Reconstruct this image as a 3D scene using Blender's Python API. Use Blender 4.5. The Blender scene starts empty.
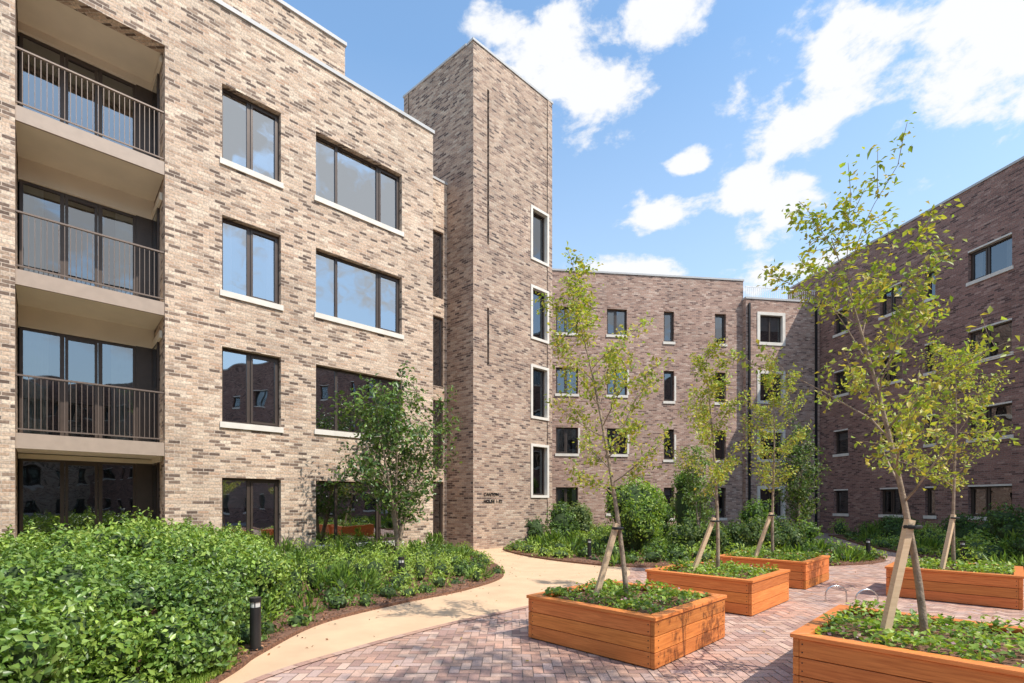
import bpy, math, random
import numpy as np
from mathutils import Vector, Matrix
rnd = random.Random(7); nr = np.random.RandomState(11)
scene = bpy.context.scene
COL = scene.collection

# ------------------------------------------------------------------ materials
def newmat(name):
    m = bpy.data.materials.new(name); m.use_nodes = True
    nt = m.node_tree; nt.nodes.clear()
    out = nt.nodes.new('ShaderNodeOutputMaterial')
    return m, nt, out
def N(nt, t, **kw):
    n = nt.nodes.new(t)
    for k, v in kw.items(): setattr(n, k, v)
    return n
def simple(name, col, rough=.6, metal=0., var=.12, scale=6., bump=0., bscale=40.):
    m, nt, out = newmat(name); L = nt.links.new
    p = N(nt, 'ShaderNodeBsdfPrincipled'); p.inputs['Roughness'].default_value = rough; p.inputs['Metallic'].default_value = metal
    tc = N(nt, 'ShaderNodeTexCoord'); no = N(nt, 'ShaderNodeTexNoise'); no.inputs['Scale'].default_value = scale; no.inputs['Detail'].default_value = 4
    L(tc.outputs['Object'], no.inputs['Vector'])
    r = N(nt, 'ShaderNodeValToRGB'); r.color_ramp.elements[0].position = .3; r.color_ramp.elements[1].position = .7
    r.color_ramp.elements[0].color = tuple(c*(1-var) for c in col)+(1,); r.color_ramp.elements[1].color = tuple(min(1, c*(1+var)) for c in col)+(1,)
    L(no.outputs['Fac'], r.inputs['Fac']); L(r.outputs['Color'], p.inputs['Base Color'])
    if bump > 0:
        n2 = N(nt, 'ShaderNodeTexNoise'); n2.inputs['Scale'].default_value = bscale; n2.inputs['Detail'].default_value = 3
        L(tc.outputs['Object'], n2.inputs['Vector'])
        b = N(nt, 'ShaderNodeBump'); b.inputs['Strength'].default_value = bump; b.inputs['Distance'].default_value = .02
        L(n2.outputs['Fac'], b.inputs['Height']); L(b.outputs['Normal'], p.inputs['Normal'])
    L(p.outputs['BSDF'], out.inputs['Surface'])
    return m
def brick(name, stops, mortar, w=.225, h=.075, ms=.008, big=.16):
    m, nt, out = newmat(name); L = nt.links.new
    uv = N(nt, 'ShaderNodeUVMap'); uv.uv_map = 'UVMap'
    bt = N(nt, 'ShaderNodeTexBrick'); bt.offset = .5
    bt.inputs['Scale'].default_value = 1; bt.inputs['Brick Width'].default_value = w; bt.inputs['Row Height'].default_value = h
    bt.inputs['Mortar Size'].default_value = ms; bt.inputs['Mortar Smooth'].default_value = .2
    bt.inputs['Color1'].default_value = (0, 0, 0, 1); bt.inputs['Color2'].default_value = (1, 1, 1, 1); bt.inputs['Mortar'].default_value = (.5, .5, .5, 1)
    L(uv.outputs['UV'], bt.inputs['Vector'])
    r = N(nt, 'ShaderNodeValToRGB'); cr = r.color_ramp
    cr.elements[0].position = stops[0][0]; cr.elements[0].color = stops[0][1]+(1,)
    cr.elements[1].position = stops[1][0]; cr.elements[1].color = stops[1][1]+(1,)
    for p_, c_ in stops[2:]:
        e = cr.elements.new(p_); e.color = c_+(1,)
    L(bt.outputs['Color'], r.inputs['Fac'])
    no = N(nt, 'ShaderNodeTexNoise'); no.inputs['Scale'].default_value = .55; no.inputs['Detail'].default_value = 5; no.inputs['Roughness'].default_value = .65
    L(uv.outputs['UV'], no.inputs['Vector'])
    mr = N(nt, 'ShaderNodeMapRange'); mr.inputs['From Min'].default_value = .3; mr.inputs['From Max'].default_value = .7
    mr.inputs['To Min'].default_value = 1-big; mr.inputs['To Max'].default_value = 1+big
    L(no.outputs['Fac'], mr.inputs['Value'])
    n2 = N(nt, 'ShaderNodeTexNoise'); n2.inputs['Scale'].default_value = 26; n2.inputs['Detail'].default_value = 3
    L(uv.outputs['UV'], n2.inputs['Vector'])
    mr2 = N(nt, 'ShaderNodeMapRange'); mr2.inputs['From Min'].default_value = .3; mr2.inputs['From Max'].default_value = .7
    mr2.inputs['To Min'].default_value = .70; mr2.inputs['To Max'].default_value = 1.28
    L(n2.outputs['Fac'], mr2.inputs['Value'])
    mix = N(nt, 'ShaderNodeMixRGB'); mix.inputs['Color2'].default_value = mortar+(1,)
    L(bt.outputs['Fac'], mix.inputs['Fac']); L(r.outputs['Color'], mix.inputs['Color1'])
    mu = N(nt, 'ShaderNodeMath', operation='MULTIPLY'); L(mr.outputs['Result'], mu.inputs[0]); L(mr2.outputs['Result'], mu.inputs[1])
    vm = N(nt, 'ShaderNodeVectorMath', operation='SCALE'); L(mix.outputs['Color'], vm.inputs[0]); L(mu.outputs[0], vm.inputs['Scale'])
    p = N(nt, 'ShaderNodeBsdfPrincipled'); p.inputs['Roughness'].default_value = .88
    L(vm.outputs['Vector'], p.inputs['Base Color'])
    sb = N(nt, 'ShaderNodeMath', operation='MULTIPLY_ADD'); sb.inputs[1].default_value = -1.0
    L(bt.outputs['Fac'], sb.inputs[0]); mm = N(nt, 'ShaderNodeMath', operation='MULTIPLY'); mm.inputs[1].default_value = .6
    L(bt.outputs['Color'], mm.inputs[0]); L(mm.outputs[0], sb.inputs[2])
    b = N(nt, 'ShaderNodeBump'); b.inputs['Strength'].default_value = .7; b.inputs['Distance'].default_value = .014
    L(sb.outputs[0], b.inputs['Height']); L(b.outputs['Normal'], p.inputs['Normal'])
    L(p.outputs['BSDF'], out.inputs['Surface'])
    return m
def glassmat(name, tint=(.5, .55, .58), base=.36):
    m, nt, out = newmat(name); L = nt.links.new
    t = N(nt, 'ShaderNodeBsdfTransparent'); t.inputs['Color'].default_value = tint+(1,)
    g = N(nt, 'ShaderNodeBsdfGlossy'); g.inputs['Roughness'].default_value = .012; g.inputs['Color'].default_value = (.90, .95, 1, 1)
    lw = N(nt, 'ShaderNodeLayerWeight'); lw.inputs['Blend'].default_value = .35
    mr = N(nt, 'ShaderNodeMapRange'); mr.inputs['To Min'].default_value = base; mr.inputs['To Max'].default_value = 1
    L(lw.outputs['Fresnel'], mr.inputs['Value'])
    tc = N(nt, 'ShaderNodeTexCoord'); no = N(nt, 'ShaderNodeTexNoise'); no.inputs['Scale'].default_value = .9
    L(tc.outputs['Object'], no.inputs['Vector'])
    b = N(nt, 'ShaderNodeBump'); b.inputs['Strength'].default_value = .12; b.inputs['Distance'].default_value = .05
    L(no.outputs['Fac'], b.inputs['Height']); L(b.outputs['Normal'], g.inputs['Normal'])
    mx = N(nt, 'ShaderNodeMixShader'); L(mr.outputs['Result'], mx.inputs['Fac']); L(t.outputs[0], mx.inputs[1]); L(g.outputs[0], mx.inputs[2])
    L(mx.outputs[0], out.inputs['Surface'])
    return m
def attrmat(name, trans=.3, rough=.5, spec=.5):
    m, nt, out = newmat(name); L = nt.links.new
    a = N(nt, 'ShaderNodeAttribute'); a.attribute_name = 'Col'
    if trans > 0:
        p = N(nt, 'ShaderNodeBsdfPrincipled'); p.inputs['Roughness'].default_value = rough; p.inputs['Specular IOR Level'].default_value = spec
        L(a.outputs['Color'], p.inputs['Base Color'])
        t = N(nt, 'ShaderNodeBsdfTranslucent'); vm = N(nt, 'ShaderNodeVectorMath', operation='MULTIPLY'); vm.inputs[1].default_value = (1.6, 1.6, .6)
        L(a.outputs['Color'], vm.inputs[0]); L(vm.outputs['Vector'], t.inputs['Color'])
        mx = N(nt, 'ShaderNodeMixShader'); mx.inputs['Fac'].default_value = trans
        L(p.outputs[0], mx.inputs[1]); L(t.outputs[0], mx.inputs[2]); L(mx.outputs[0], out.inputs['Surface'])
    else:
        p = N(nt, 'ShaderNodeBsdfPrincipled'); p.inputs['Roughness'].default_value = rough; p.inputs['Specular IOR Level'].default_value = spec
        tc = N(nt, 'ShaderNodeTexCoord'); no = N(nt, 'ShaderNodeTexNoise'); no.inputs['Scale'].default_value = 60; no.inputs['Detail'].default_value = 3
        L(tc.outputs['Object'], no.inputs['Vector'])
        mr = N(nt, 'ShaderNodeMapRange'); mr.inputs['From Min'].default_value = .3; mr.inputs['From Max'].default_value = .7; mr.inputs['To Min'].default_value = .84; mr.inputs['To Max'].default_value = 1.12
        L(no.outputs['Fac'], mr.inputs['Value'])
        n3 = N(nt, 'ShaderNodeTexNoise'); n3.inputs['Scale'].default_value = .8; n3.inputs['Detail'].default_value = 5
        L(tc.outputs['Object'], n3.inputs['Vector'])
        mr3 = N(nt, 'ShaderNodeMapRange'); mr3.inputs['From Min'].default_value = .3; mr3.inputs['From Max'].default_value = .7; mr3.inputs['To Min'].default_value = .86; mr3.inputs['To Max'].default_value = 1.1
        L(n3.outputs['Fac'], mr3.inputs['Value'])
        mu = N(nt, 'ShaderNodeMath', operation='MULTIPLY'); L(mr.outputs['Result'], mu.inputs[0]); L(mr3.outputs['Result'], mu.inputs[1])
        vm = N(nt, 'ShaderNodeVectorMath', operation='SCALE'); L(a.outputs['Color'], vm.inputs[0]); L(mu.outputs[0], vm.inputs['Scale'])
        L(vm.outputs['Vector'], p.inputs['Base Color'])
        b = N(nt, 'ShaderNodeBump'); b.inputs['Strength'].default_value = .3; b.inputs['Distance'].default_value = .004
        L(no.outputs['Fac'], b.inputs['Height']); L(b.outputs['Normal'], p.inputs['Normal'])
        L(p.outputs[0], out.inputs['Surface'])
    return m
def woodmat(name, c1, c2, rough=.5):
    m, nt, out = newmat(name); L = nt.links.new
    uv = N(nt, 'ShaderNodeUVMap'); uv.uv_map = 'UVMap'
    mp = N(nt, 'ShaderNodeMapping'); mp.inputs['Scale'].default_value = (1.2, 26, 1)
    L(uv.outputs['UV'], mp.inputs['Vector'])
    no = N(nt, 'ShaderNodeTexNoise'); no.inputs['Scale'].default_value = 2.2; no.inputs['Detail'].default_value = 6; no.inputs['Roughness'].default_value = .6; no.inputs['Distortion'].default_value = .8
    L(mp.outputs[0], no.inputs['Vector'])
    r = N(nt, 'ShaderNodeValToRGB'); r.color_ramp.elements[0].position = .3; r.color_ramp.elements[1].position = .7
    r.color_ramp.elements[0].color = c1+(1,); r.color_ramp.elements[1].color = c2+(1,)
    L(no.outputs['Fac'], r.inputs['Fac'])
    a = N(nt, 'ShaderNodeAttribute'); a.attribute_name = 'Col'
    mxx = N(nt, 'ShaderNodeVectorMath', operation='MULTIPLY'); L(r.outputs['Color'], mxx.inputs[0]); L(a.outputs['Color'], mxx.inputs[1])
    p = N(nt, 'ShaderNodeBsdfPrincipled'); p.inputs['Roughness'].default_value = rough
    L(mxx.outputs[0], p.inputs['Base Color'])
    b = N(nt, 'ShaderNodeBump'); b.inputs['Strength'].default_value = .25; b.inputs['Distance'].default_value = .004
    L(no.outputs['Fac'], b.inputs['Height']); L(b.outputs['Normal'], p.inputs['Normal'])
    L(p.outputs[0], out.inputs['Surface'])
    return m

BR_A = brick('brick_buff_multi', [(0., (.12, .08, .06)), (.14, (.22, .15, .11)), (.25, (.50, .35, .245)), (.4, (.66, .50, .365)), (.52, (.48, .31, .21)), (.64, (.70, .555, .42)), (.76, (.34, .24, .175)), (.88, (.60, .44, .32)), (1., (.72, .58, .44))], (.54, .44, .35))
BR_T = brick('brick_brown_multi', [(0., (.10, .065, .055)), (.15, (.22, .14, .105)), (.35, (.42, .28, .20)), (.55, (.54, .39, .285)), (.75, (.33, .21, .155)), (.9, (.58, .45, .34)), (1., (.28, .19, .15))], (.43, .35, .28))
BR_B = brick('brick_pink_brown', [(0., (.14, .08, .065)), (.2, (.32, .185, .14)), (.45, (.50, .32, .245)), (.7, (.38, .23, .175)), (.9, (.60, .44, .35)), (1., (.25, .155, .13))], (.43, .34, .28))
BR_R = brick('brick_plum', [(0., (.10, .052, .045)), (.25, (.24, .125, .10)), (.5, (.34, .18, .14)), (.75, (.26, .135, .11)), (1., (.42, .26, .21))], (.29, .215, .18))
M_FRAME = simple('bronze_aluminium', (.075, .055, .045), .4, .3, .1)
M_RAIL = simple('bronze_railing_metal', (.17, .125, .10), .45, .3, .06)
M_FASC = simple('taupe_fascia_metal', (.38, .29, .225), .5, 0, .06)
M_SOFF = simple('cream_soffit', (.76, .66, .52), .8, 0, .05, 2)
M_SILL = simple('precast_stone', (.72, .665, .585), .75, 0, .08, 4, .1)
M_COPE = simple('grey_coping', (.46, .45, .44), .55, 0, .08, 2)
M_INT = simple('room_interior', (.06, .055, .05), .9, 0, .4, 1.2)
M_CURT = simple('curtain_fabric', (.5, .48, .45), .9, 0, .12, 3)
M_GLASS = glassmat('window_glass', (.5, .55, .58), .40)
M_GLASS2 = glassmat('balcony_door_glass', (.45, .5, .5), .2)
M_GLASS3 = glassmat('far_window_glass', (.45, .48, .5), .14)
M_WHITE = simple('white_railing_paint', (.75, .75, .74), .5)
M_ROOF = simple('roof_membrane', (.25, .25, .25), .9)
M_LEAF = attrmat('leaf', .34, .45, .4)
M_LEAFG = attrmat('leaf_glossy', .25, .36, .5)
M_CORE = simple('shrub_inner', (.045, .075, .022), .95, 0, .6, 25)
M_BARK = simple('bark', (.30, .23, .17), .9, 0, .35, 14, .5, 60)
M_SOIL = simple('bark_mulch', (.20, .10, .06), .95, 0, .5, 30, .9, 50)
M_CHIP = attrmat('mulch_chips', 0., .9, .1)
M_TAN = simple('resin_bound_gravel', (.68, .465, .285), .85, 0, .09, 2.0, .35, 260)
M_PAVE = attrmat('clay_pavers', 0., .8, .3)
M_JOINT = simple('joint_sand', (.30, .225, .185), .95, 0, .2, 20)
M_GND = simple('ground_concrete', (.32, .29, .26), .9, 0, .15, 1)
M_WOOD = woodmat('cedar_planter_wood', (.52, .14, .03), (.82, .29, .075))
M_STAKE = woodmat('pine_stake', (.58, .41, .25), (.74, .55, .36), .7)
M_BLACK = simple('dark_metal', (.03, .03, .032), .4, .4)
M_RUB = simple('rubber_tie', (.02, .02, .02), .7)
M_LENS = simple('bollard_lens', (.6, .6, .58), .3)
M_STEEL = simple('steel', (.6, .6, .6), .25, .9)
M_GRASS = attrmat('grass_blade', .3, .6, .2)

# ------------------------------------------------------------------ mesh builder
class MB:
    def __init__(s): s.v = []; s.f = []; s.m = []; s.c = []
    def quad(s, a, b, c, d, m=0, col=(1, 1, 1)):
        i = len(s.v); s.v += [tuple(a), tuple(b), tuple(c), tuple(d)]; s.f.append((i, i+1, i+2, i+3)); s.m.append(m); s.c += [col]*4
    def prism8(s, P, m=0, col=(1, 1, 1)):
        i = len(s.v); s.v += [tuple(p) for p in P]
        for q in ((0, 3, 2, 1), (4, 5, 6, 7), (0, 1, 5, 4), (1, 2, 6, 5), (2, 3, 7, 6), (3, 0, 4, 7)):
            s.f.append(tuple(i+k for k in q)); s.m.append(m)
        s.c += [col]*8
    def tube(s, pts, rad, n=6, m=0, cap=True):
        pts = [Vector(p) for p in pts]; i0 = len(s.v); K = len(pts)
        for k, p in enumerate(pts):
            t = (pts[min(k+1, K-1)]-pts[max(k-1, 0)]).normalized()
            a = t.cross(Vector((.31, .95, .05)))
            if a.length < .1: a = t.cross(Vector((1, 0, 0)))
            a.normalize(); b = t.cross(a)
            for j in range(n):
                an = 2*math.pi*j/n
                s.v.append(tuple(p+(a*math.cos(an)+b*math.sin(an))*rad[k])); s.c.append((1, 1, 1))
        for k in range(K-1):
            for j in range(n):
                s.f.append((i0+k*n+j, i0+k*n+(j+1) % n, i0+(k+1)*n+(j+1) % n, i0+(k+1)*n+j)); s.m.append(m)
        if cap:
            s.f.append(tuple(i0+(K-1)*n+j for j in range(n))); s.m.append(m)
            s.f.append(tuple(i0+n-1-j for j in range(n))); s.m.append(m)
    def obj(s, name, mats, parent=None, uv=False, smooth=False, col=False):
        me = bpy.data.meshes.new(name); me.from_pydata(s.v, [], s.f)
        for m in mats: me.materials.append(m)
        if len(mats) > 1: me.polygons.foreach_set('material_index', s.m)
        if smooth: me.polygons.foreach_set('use_smooth', [True]*len(me.polygons))
        me.update()
        if uv:
            ul = me.uv_layers.new(name='UVMap')
            for p in me.polygons:
                n = p.normal
                if abs(n.z) > .7: tx = None
                else:
                    l = math.hypot(n.x, n.y); tx = (-n.y/l, n.x/l)
                    if tx[0] < 0 or (abs(tx[0]) < 1e-6 and tx[1] < 0): tx = (-tx[0], -tx[1])
                for li in p.loop_indices:
                    co = me.vertices[me.loops[li].vertex_index].co
                    ul.data[li].uv = (co.x, co.y) if tx is None else (co.x*tx[0]+co.y*tx[1], co.z)
        if col:
            ca = me.color_attributes.new('Col', 'FLOAT_COLOR', 'POINT')
            arr = np.ones((len(s.v), 4), dtype=np.float32); arr[:, :3] = np.array(s.c, dtype=np.float32)
            ca.data.foreach_set('color', arr.ravel())
        o = bpy.data.objects.new(name, me); COL.objects.link(o)
        if parent: o.parent = parent
        return o
def empty(name, loc=(0, 0, 0)):
    e = bpy.data.objects.new(name, None); COL.objects.link(e); e.empty_display_size = .3
    return e

class Frame:
    def __init__(s, P, u):
        l = math.hypot(*u); s.P = P; s.u = (u[0]/l, u[1]/l); s.n = (s.u[1], -s.u[0])
    def p(s, a, d, z): return (s.P[0]+s.u[0]*a+s.n[0]*d, s.P[1]+s.u[1]*a+s.n[1]*d, z)
def box(mb, F, s0, s1, d0, d1, z0, z1, m=0, col=(1, 1, 1)):
    mb.prism8([F.p(s0, d1, z0), F.p(s1, d1, z0), F.p(s1, d0, z0), F.p(s0, d0, z0), F.p(s0, d1, z1), F.p(s1, d1, z1), F.p(s1, d0, z1), F.p(s0, d0, z1)], m, col)
def wall(mb, F, s0, s1, z0, z1, ops, depth=.16, thick=.3, m=0):
    S = sorted(set([s0, s1]+[x for o in ops for x in o[:2]])); Z = sorted(set([z0, z1]+[x for o in ops for x in o[2:4]]))
    S = [x for x in S if s0 <= x <= s1]; Z = [x for x in Z if z0 <= x <= z1]
    for i in range(len(S)-1):
        for j in range(len(Z)-1):
            cs, cz = (S[i]+S[i+1])/2, (Z[j]+Z[j+1])/2
            if any(o[0] < cs < o[1] and o[2] < cz < o[3] for o in ops): continue
            mb.quad(F.p(S[i], 0, Z[j]), F.p(S[i+1], 0, Z[j]), F.p(S[i+1], 0, Z[j+1]), F.p(S[i], 0, Z[j+1]), m)
    for o in ops:
        a, b, c, e = o[:4]; dd = o[4] if len(o) > 4 else depth
        mb.quad(F.p(a, 0, c), F.p(a, -dd, c), F.p(a, -dd, e), F.p(a, 0, e), m)
        mb.quad(F.p(b, 0, c), F.p(b, 0, e), F.p(b, -dd, e), F.p(b, -dd, c), m)
        mb.quad(F.p(a, 0, e), F.p(a, -dd, e), F.p(b, -dd, e), F.p(b, 0, e), m)
        mb.quad(F.p(a, 0, c), F.p(b, 0, c), F.p(b, -dd, c), F.p(a, -dd, c), m)
    for q in (s0, s1):
        mb.quad(F.p(q, 0, z0), F.p(q, -thick, z0), F.p(q, -thick, z1), F.p(q, 0, z1), m)
class Bld:
    def __init__(s, name, glass=None):
        s.glass = glass or M_GLASS
        s.name = name; s.parts = {k: MB() for k in ('walls', 'window_frames', 'window_glass', 'sills', 'interior', 'curtains', 'coping', 'railings', 'fascias', 'soffits', 'door_glass', 'pipes', 'roof', 'roof_railing')}
    def __getitem__(s, k): return s.parts[k]
    def done(s, br):
        e = empty(s.name); M = dict(walls=br, window_frames=M_FRAME, window_glass=s.glass, sills=M_SILL, interior=M_INT, curtains=M_CURT, coping=M_COPE, railings=M_RAIL, fascias=M_FASC, soffits=M_SOFF, door_glass=M_GLASS2, pipes=M_BLACK, roof=M_ROOF, roof_railing=M_WHITE)
        for k, mb in s.parts.items():
            if mb.f: mb.obj(k, [M[k]], e, uv=(k == 'walls'))
        return e
def window(B, F, s0, s1, z0, z1, d=-.15, div=(), sill=True, sash=None, lintel=False, surround=False, glass='window_glass', curtain=None, fw=.055, sw=.10):
    fr = B['window_frames']; zb = z0+.015 if sill else z0
    if surround:
        sm = B['sills']; w = sw
        box(sm, F, s0, s0+w, d, .035, z0+w, z1-w); box(sm, F, s1-w, s1, d, .035, z0+w, z1-w)
        box(sm, F, s0, s1, d, .037, z1-w, z1); box(sm, F, s0, s1, d, .04, z0, z0+w)
        s0 += w; s1 -= w; zb = z0+w; z1 -= w; sill = False
    if sill: box(B['sills'], F, s0-.05, s1+.05, d-.05, .045, z0-.12, z0+.015)
    if lintel: box(B['sills'], F, s0-.0, s1+.0, d, .02, z1-.06, z1+.004)
    if lintel: z1 -= .06
    box(fr, F, s0, s0+fw, d-.06, d, zb, z1); box(fr, F, s1-fw, s1, d-.06, d, zb, z1)
    box(fr, F, s0+fw, s1-fw, d-.06, d-.002, zb, zb+fw); box(fr, F, s0+fw, s1-fw, d-.06, d-.002, z1-fw, z1)
    X = [0]+list(div)+[1]
    for t in div:
        c = s0+(s1-s0)*t; box(fr, F, c-.035, c+.035, d-.06, d-.001, zb+fw, z1-fw)
    if sash is not None:
        a = s0+(s1-s0)*X[sash]+.05; b = s0+(s1-s0)*X[sash+1]-.05; c0 = zb+fw; c1 = z1-fw; q = .05
        box(fr, F, a, a+q, d-.05, d+.012, c0, c1); box(fr, F, b-q, b, d-.05, d+.012, c0, c1)
        box(fr, F, a+q, b-q, d-.05, d+.01, c0, c0+q); box(fr, F, a+q, b-q, d-.05, d+.01, c1-q, c1)
    g = B[glass]
    XX = [s0+.02]+[s0+(s1-s0)*t for t in div]+[s1-.02]
    for k in range(len(XX)-1):   # each pane sits a hair out of plane, like real glazing
        e1, e2 = rnd.uniform(-.007, .007), rnd.uniform(-.007, .007)
        g.quad(F.p(XX[k], d-.035+e1, zb+.01), F.p(XX[k+1], d-.035-e1, zb+.01), F.p(XX[k+1], d-.035-e1+e2, z1-.01), F.p(XX[k], d-.035+e1+e2, z1-.01))
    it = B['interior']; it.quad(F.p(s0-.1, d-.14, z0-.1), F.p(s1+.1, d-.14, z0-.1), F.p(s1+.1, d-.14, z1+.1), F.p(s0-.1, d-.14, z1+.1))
    r = rnd.random() if curtain is None else curtain
    cu = B['curtains']
    if r < .3:
        w = (s1-s0)*rnd.uniform(.12, .25); n = 5
        for side in (0, 1):
            for k in range(n):
                a = (s0+w*k/n) if side == 0 else (s1-w*(k+1)/n); b = a+w/n; dd = .015 if k % 2 else 0
                cu.quad(F.p(a, d-.12+dd, zb), F.p(b, d-.105-dd, zb), F.p(b, d-.105-dd, z1), F.p(a, d-.12+dd, z1))
    elif r < .5:
        h = (z1-zb)*rnd.uniform(.2, .55)
        cu.quad(F.p(s0, d-.12, z1-h), F.p(s1, d-.12, z1-h), F.p(s1, d-.12, z1), F.p(s0, d-.12, z1))

# ------------------------------------------------------------------ building A (buff brick, left)
UA = (.729, .684)
FA = Frame((-6.39, 12.2), UA)
A = Bld('brick_apartment_building')
heads = [11.5, 8.4, 5.3, 2.2]
opsA = [(-4.07, -1.725, 0.0, 11.68, .3)]
wl = []
for i, h in enumerate(heads):
    b = h-1.8
    wl.append((-.609, .72, b, h, 's')); wl.append((1.61, 4.21, b+.05, h, 'l'))
for s in (-6.4, -9.6, -12.6, -15.6):
    for h in heads: wl.append((s, s+1.33, h-1.8, h, 's'))
opsA += [(a, b, c, e) for a, b, c, e, _ in wl]
wall(A['walls'], FA, -18, 5.33, -.1, 13.3, opsA, .18)
for a, b, c, e, k in wl:
    if k == 's': window(A, FA, a, b, c, e, div=(.46,), sash=1)
    else: window(A, FA, a, b, c, e, div=(.24, .72), sash=2, curtain=.9)
W = A['walls']
box(W, FA, -18, -4.08, -9, -.301, -.1, 13.28); box(W, FA, -1.715, 5.325, -9, -.301, -.1, 13.28)
box(W, FA, -4.08, -1.715, -9, -1.75, -.1, 13.27); box(W, FA, -4.08, -1.715, -1.74, -.302, 11.95, 13.26)
box(A['coping'], FA, -18, 5.37, -.36, .04, 13.3, 13.40)
box(A['coping'], FA, 5.0, 5.38, -4.5, -.362, 13.29, 13.395)
box(W, FA, -18, 2.97, -8.9, -1.2, 13.29, 15.4); box(A['coping'], FA, -18, 3.01, -8.95, -1.15, 15.4, 15.5)
bz = [2.9, 6.0, 9.1]
a0, a1 = -4.068, -1.727
for z in bz:
    box(A['fascias'], FA, a0, a1, -.08, -.03, z-.26, z+.03)
    box(A['soffits'], FA, a0, a1, -1.72, -.081, z-.24, z)
    box(A['railings'], FA, a0, a1, -.10, -.05, z+1.12, z+1.15)
    box(A['railings'], FA, a0, a1, -.085, -.06, z+.10, z+.125)
    n = 27
    for k in range(n+1):
        s = a0+.01+(a1-a0-.02)*k/n
        box(A['railings'], FA, s-.0055, s+.0055, -.082, -.068, z+.125, z+1.12)
box(A['soffits'], FA, a0, a1, -1.72, -.03, 11.70, 11.94)
box(A['soffits'], FA, a0, a1, -1.75, -.31, -.05, .12)
for z in [.12]+bz:
    top = z+2.42
    window(A, FA, a0+.02, a1-.35, z+.03, top, d=-1.50, div=(.34, .67), sill=False, glass='door_glass', sash=1)
    box(A['soffits'], FA, a0, a1, -1.70, -1.44, top, (z+2.86 if z > .2 else 2.64) if z < 9 else 11.70)
    box(A['window_frames'], FA, a1-.35, a1, -1.70, -1.46, z, top)
for z in [.12]+bz:
    box(A['window_frames'], FA, a1-.035, a1-.001, -1.44, -.75, z+.02, z+2.42)
    A['door_glass'].quad(FA.p(a1-.04, -1.38, z+.08), FA.p(a1-.04, -.81, z+.08), FA.p(a1-.04, -.81, z+2.36), FA.p(a1-.04, -1.38, z+2.36))
    box(A['soffits'], FA, a1-.05, a1-.0015, -1.44, -.32, z+2.42, z+2.58)
FL = Frame(FA.p(0, -1.3, 0)[:2], UA)
ol = [(6.12, 6.66, 8.8, 11.15), (6.12, 6.66, 5.7, 8.15), (6.12, 6.66, 2.8, 5.2), (6.12, 6.66, .02, 2.35)]
wall(W, FL, 5.0, 7.1, -.1, 12.9, ol, .12)
for o in ol: window(A, FL, *o, d=-.1, sill=False, curtain=.9)
box(W, FL, 5.35, 7.0, -5, -.301, 0, 12.88); box(A['coping'], FL, 5.0, 6.9, -.35, .03, 12.9, 12.98)
A.done(BR_A)

# ------------------------------------------------------------------ stair tower
T = Bld('brick_stair_tower', M_GLASS3)
T0 = FA.p(6.96, 0, 0)[:2]; T1 = FA.p(10.93, 0, 0)[:2]; TL = (-4.19, 19.38); TB = (T1[0]+TL[0]-T0[0], T1[1]+TL[1]-T0[1])
FT = Frame(T0, UA); FTL = Frame(TL, (T0[0]-TL[0], T0[1]-TL[1])); LT = math.hypot(T0[0]-TL[0], T0[1]-TL[1])
FTB = Frame(T1, (TB[0]-T1[0], TB[1]-T1[1])); FTC = Frame(TB, (TL[0]-TB[0], TL[1]-TB[1]))
ZT = 17.3
to = [(2.76, 3.76, z, z+2.05) for z in (1.8, 4.8, 7.8, 10.8)]
slots = [(.62, .71, 10.6, 16.0, .14), (.62, .71, 6.4, 8.4, .14)]
wall(T['walls'], FT, 0, 3.97, -.1, ZT, to+slots, .25)
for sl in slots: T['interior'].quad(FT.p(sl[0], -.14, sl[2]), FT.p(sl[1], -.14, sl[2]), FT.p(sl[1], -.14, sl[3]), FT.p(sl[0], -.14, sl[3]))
for o in to: window(T, FT, *o, d=-.13, surround=True, curtain=.9)
wall(T['walls'], FTL, 0, LT, -.1, ZT, [], .2)
wall(T['walls'], FTB, 0, LT, -.1, ZT, [(1.2, 2.2, 10.8, 12.6)], .2)
window(T, FTB, 1.2, 2.2, 10.8, 12.6)
wall(T['walls'], FTC, 0, 3.97, -.1, ZT, [], .2)
T['roof'].quad((*T0, ZT-.4), (*T1, ZT-.4), (*TB, ZT-.4), (*TL, ZT-.4))
box(T['coping'], FT, -.03, 4.0, -.33, .03, ZT, ZT+.08); box(T['coping'], FTL, -.03, LT-.33, -.33, .03, ZT+.002, ZT+.078)
box(T['coping'], FTB, .33, LT, -.33, .03, ZT+.001, ZT+.077); box(T['coping'], FTC, .0, 3.6, -.33, .03, ZT+.003, ZT+.076)
te = T.done(BR_T)
for k, body in enumerate(('CANTON', 'HOUSE 1-32')):
    cu = bpy.data.curves.new('sign_text', 'FONT'); cu.body = body; cu.size = .16; cu.extrude = .01
    o = bpy.data.objects.new('sign_lettering', cu); COL.objects.link(o); o.parent = te
    o.location = FT.p(.45, .015, 1.85-.24*k); o.rotation_euler = (math.pi/2, 0, math.atan2(FT.u[1], FT.u[0])); cu.materials.append(M_BLACK)

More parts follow.
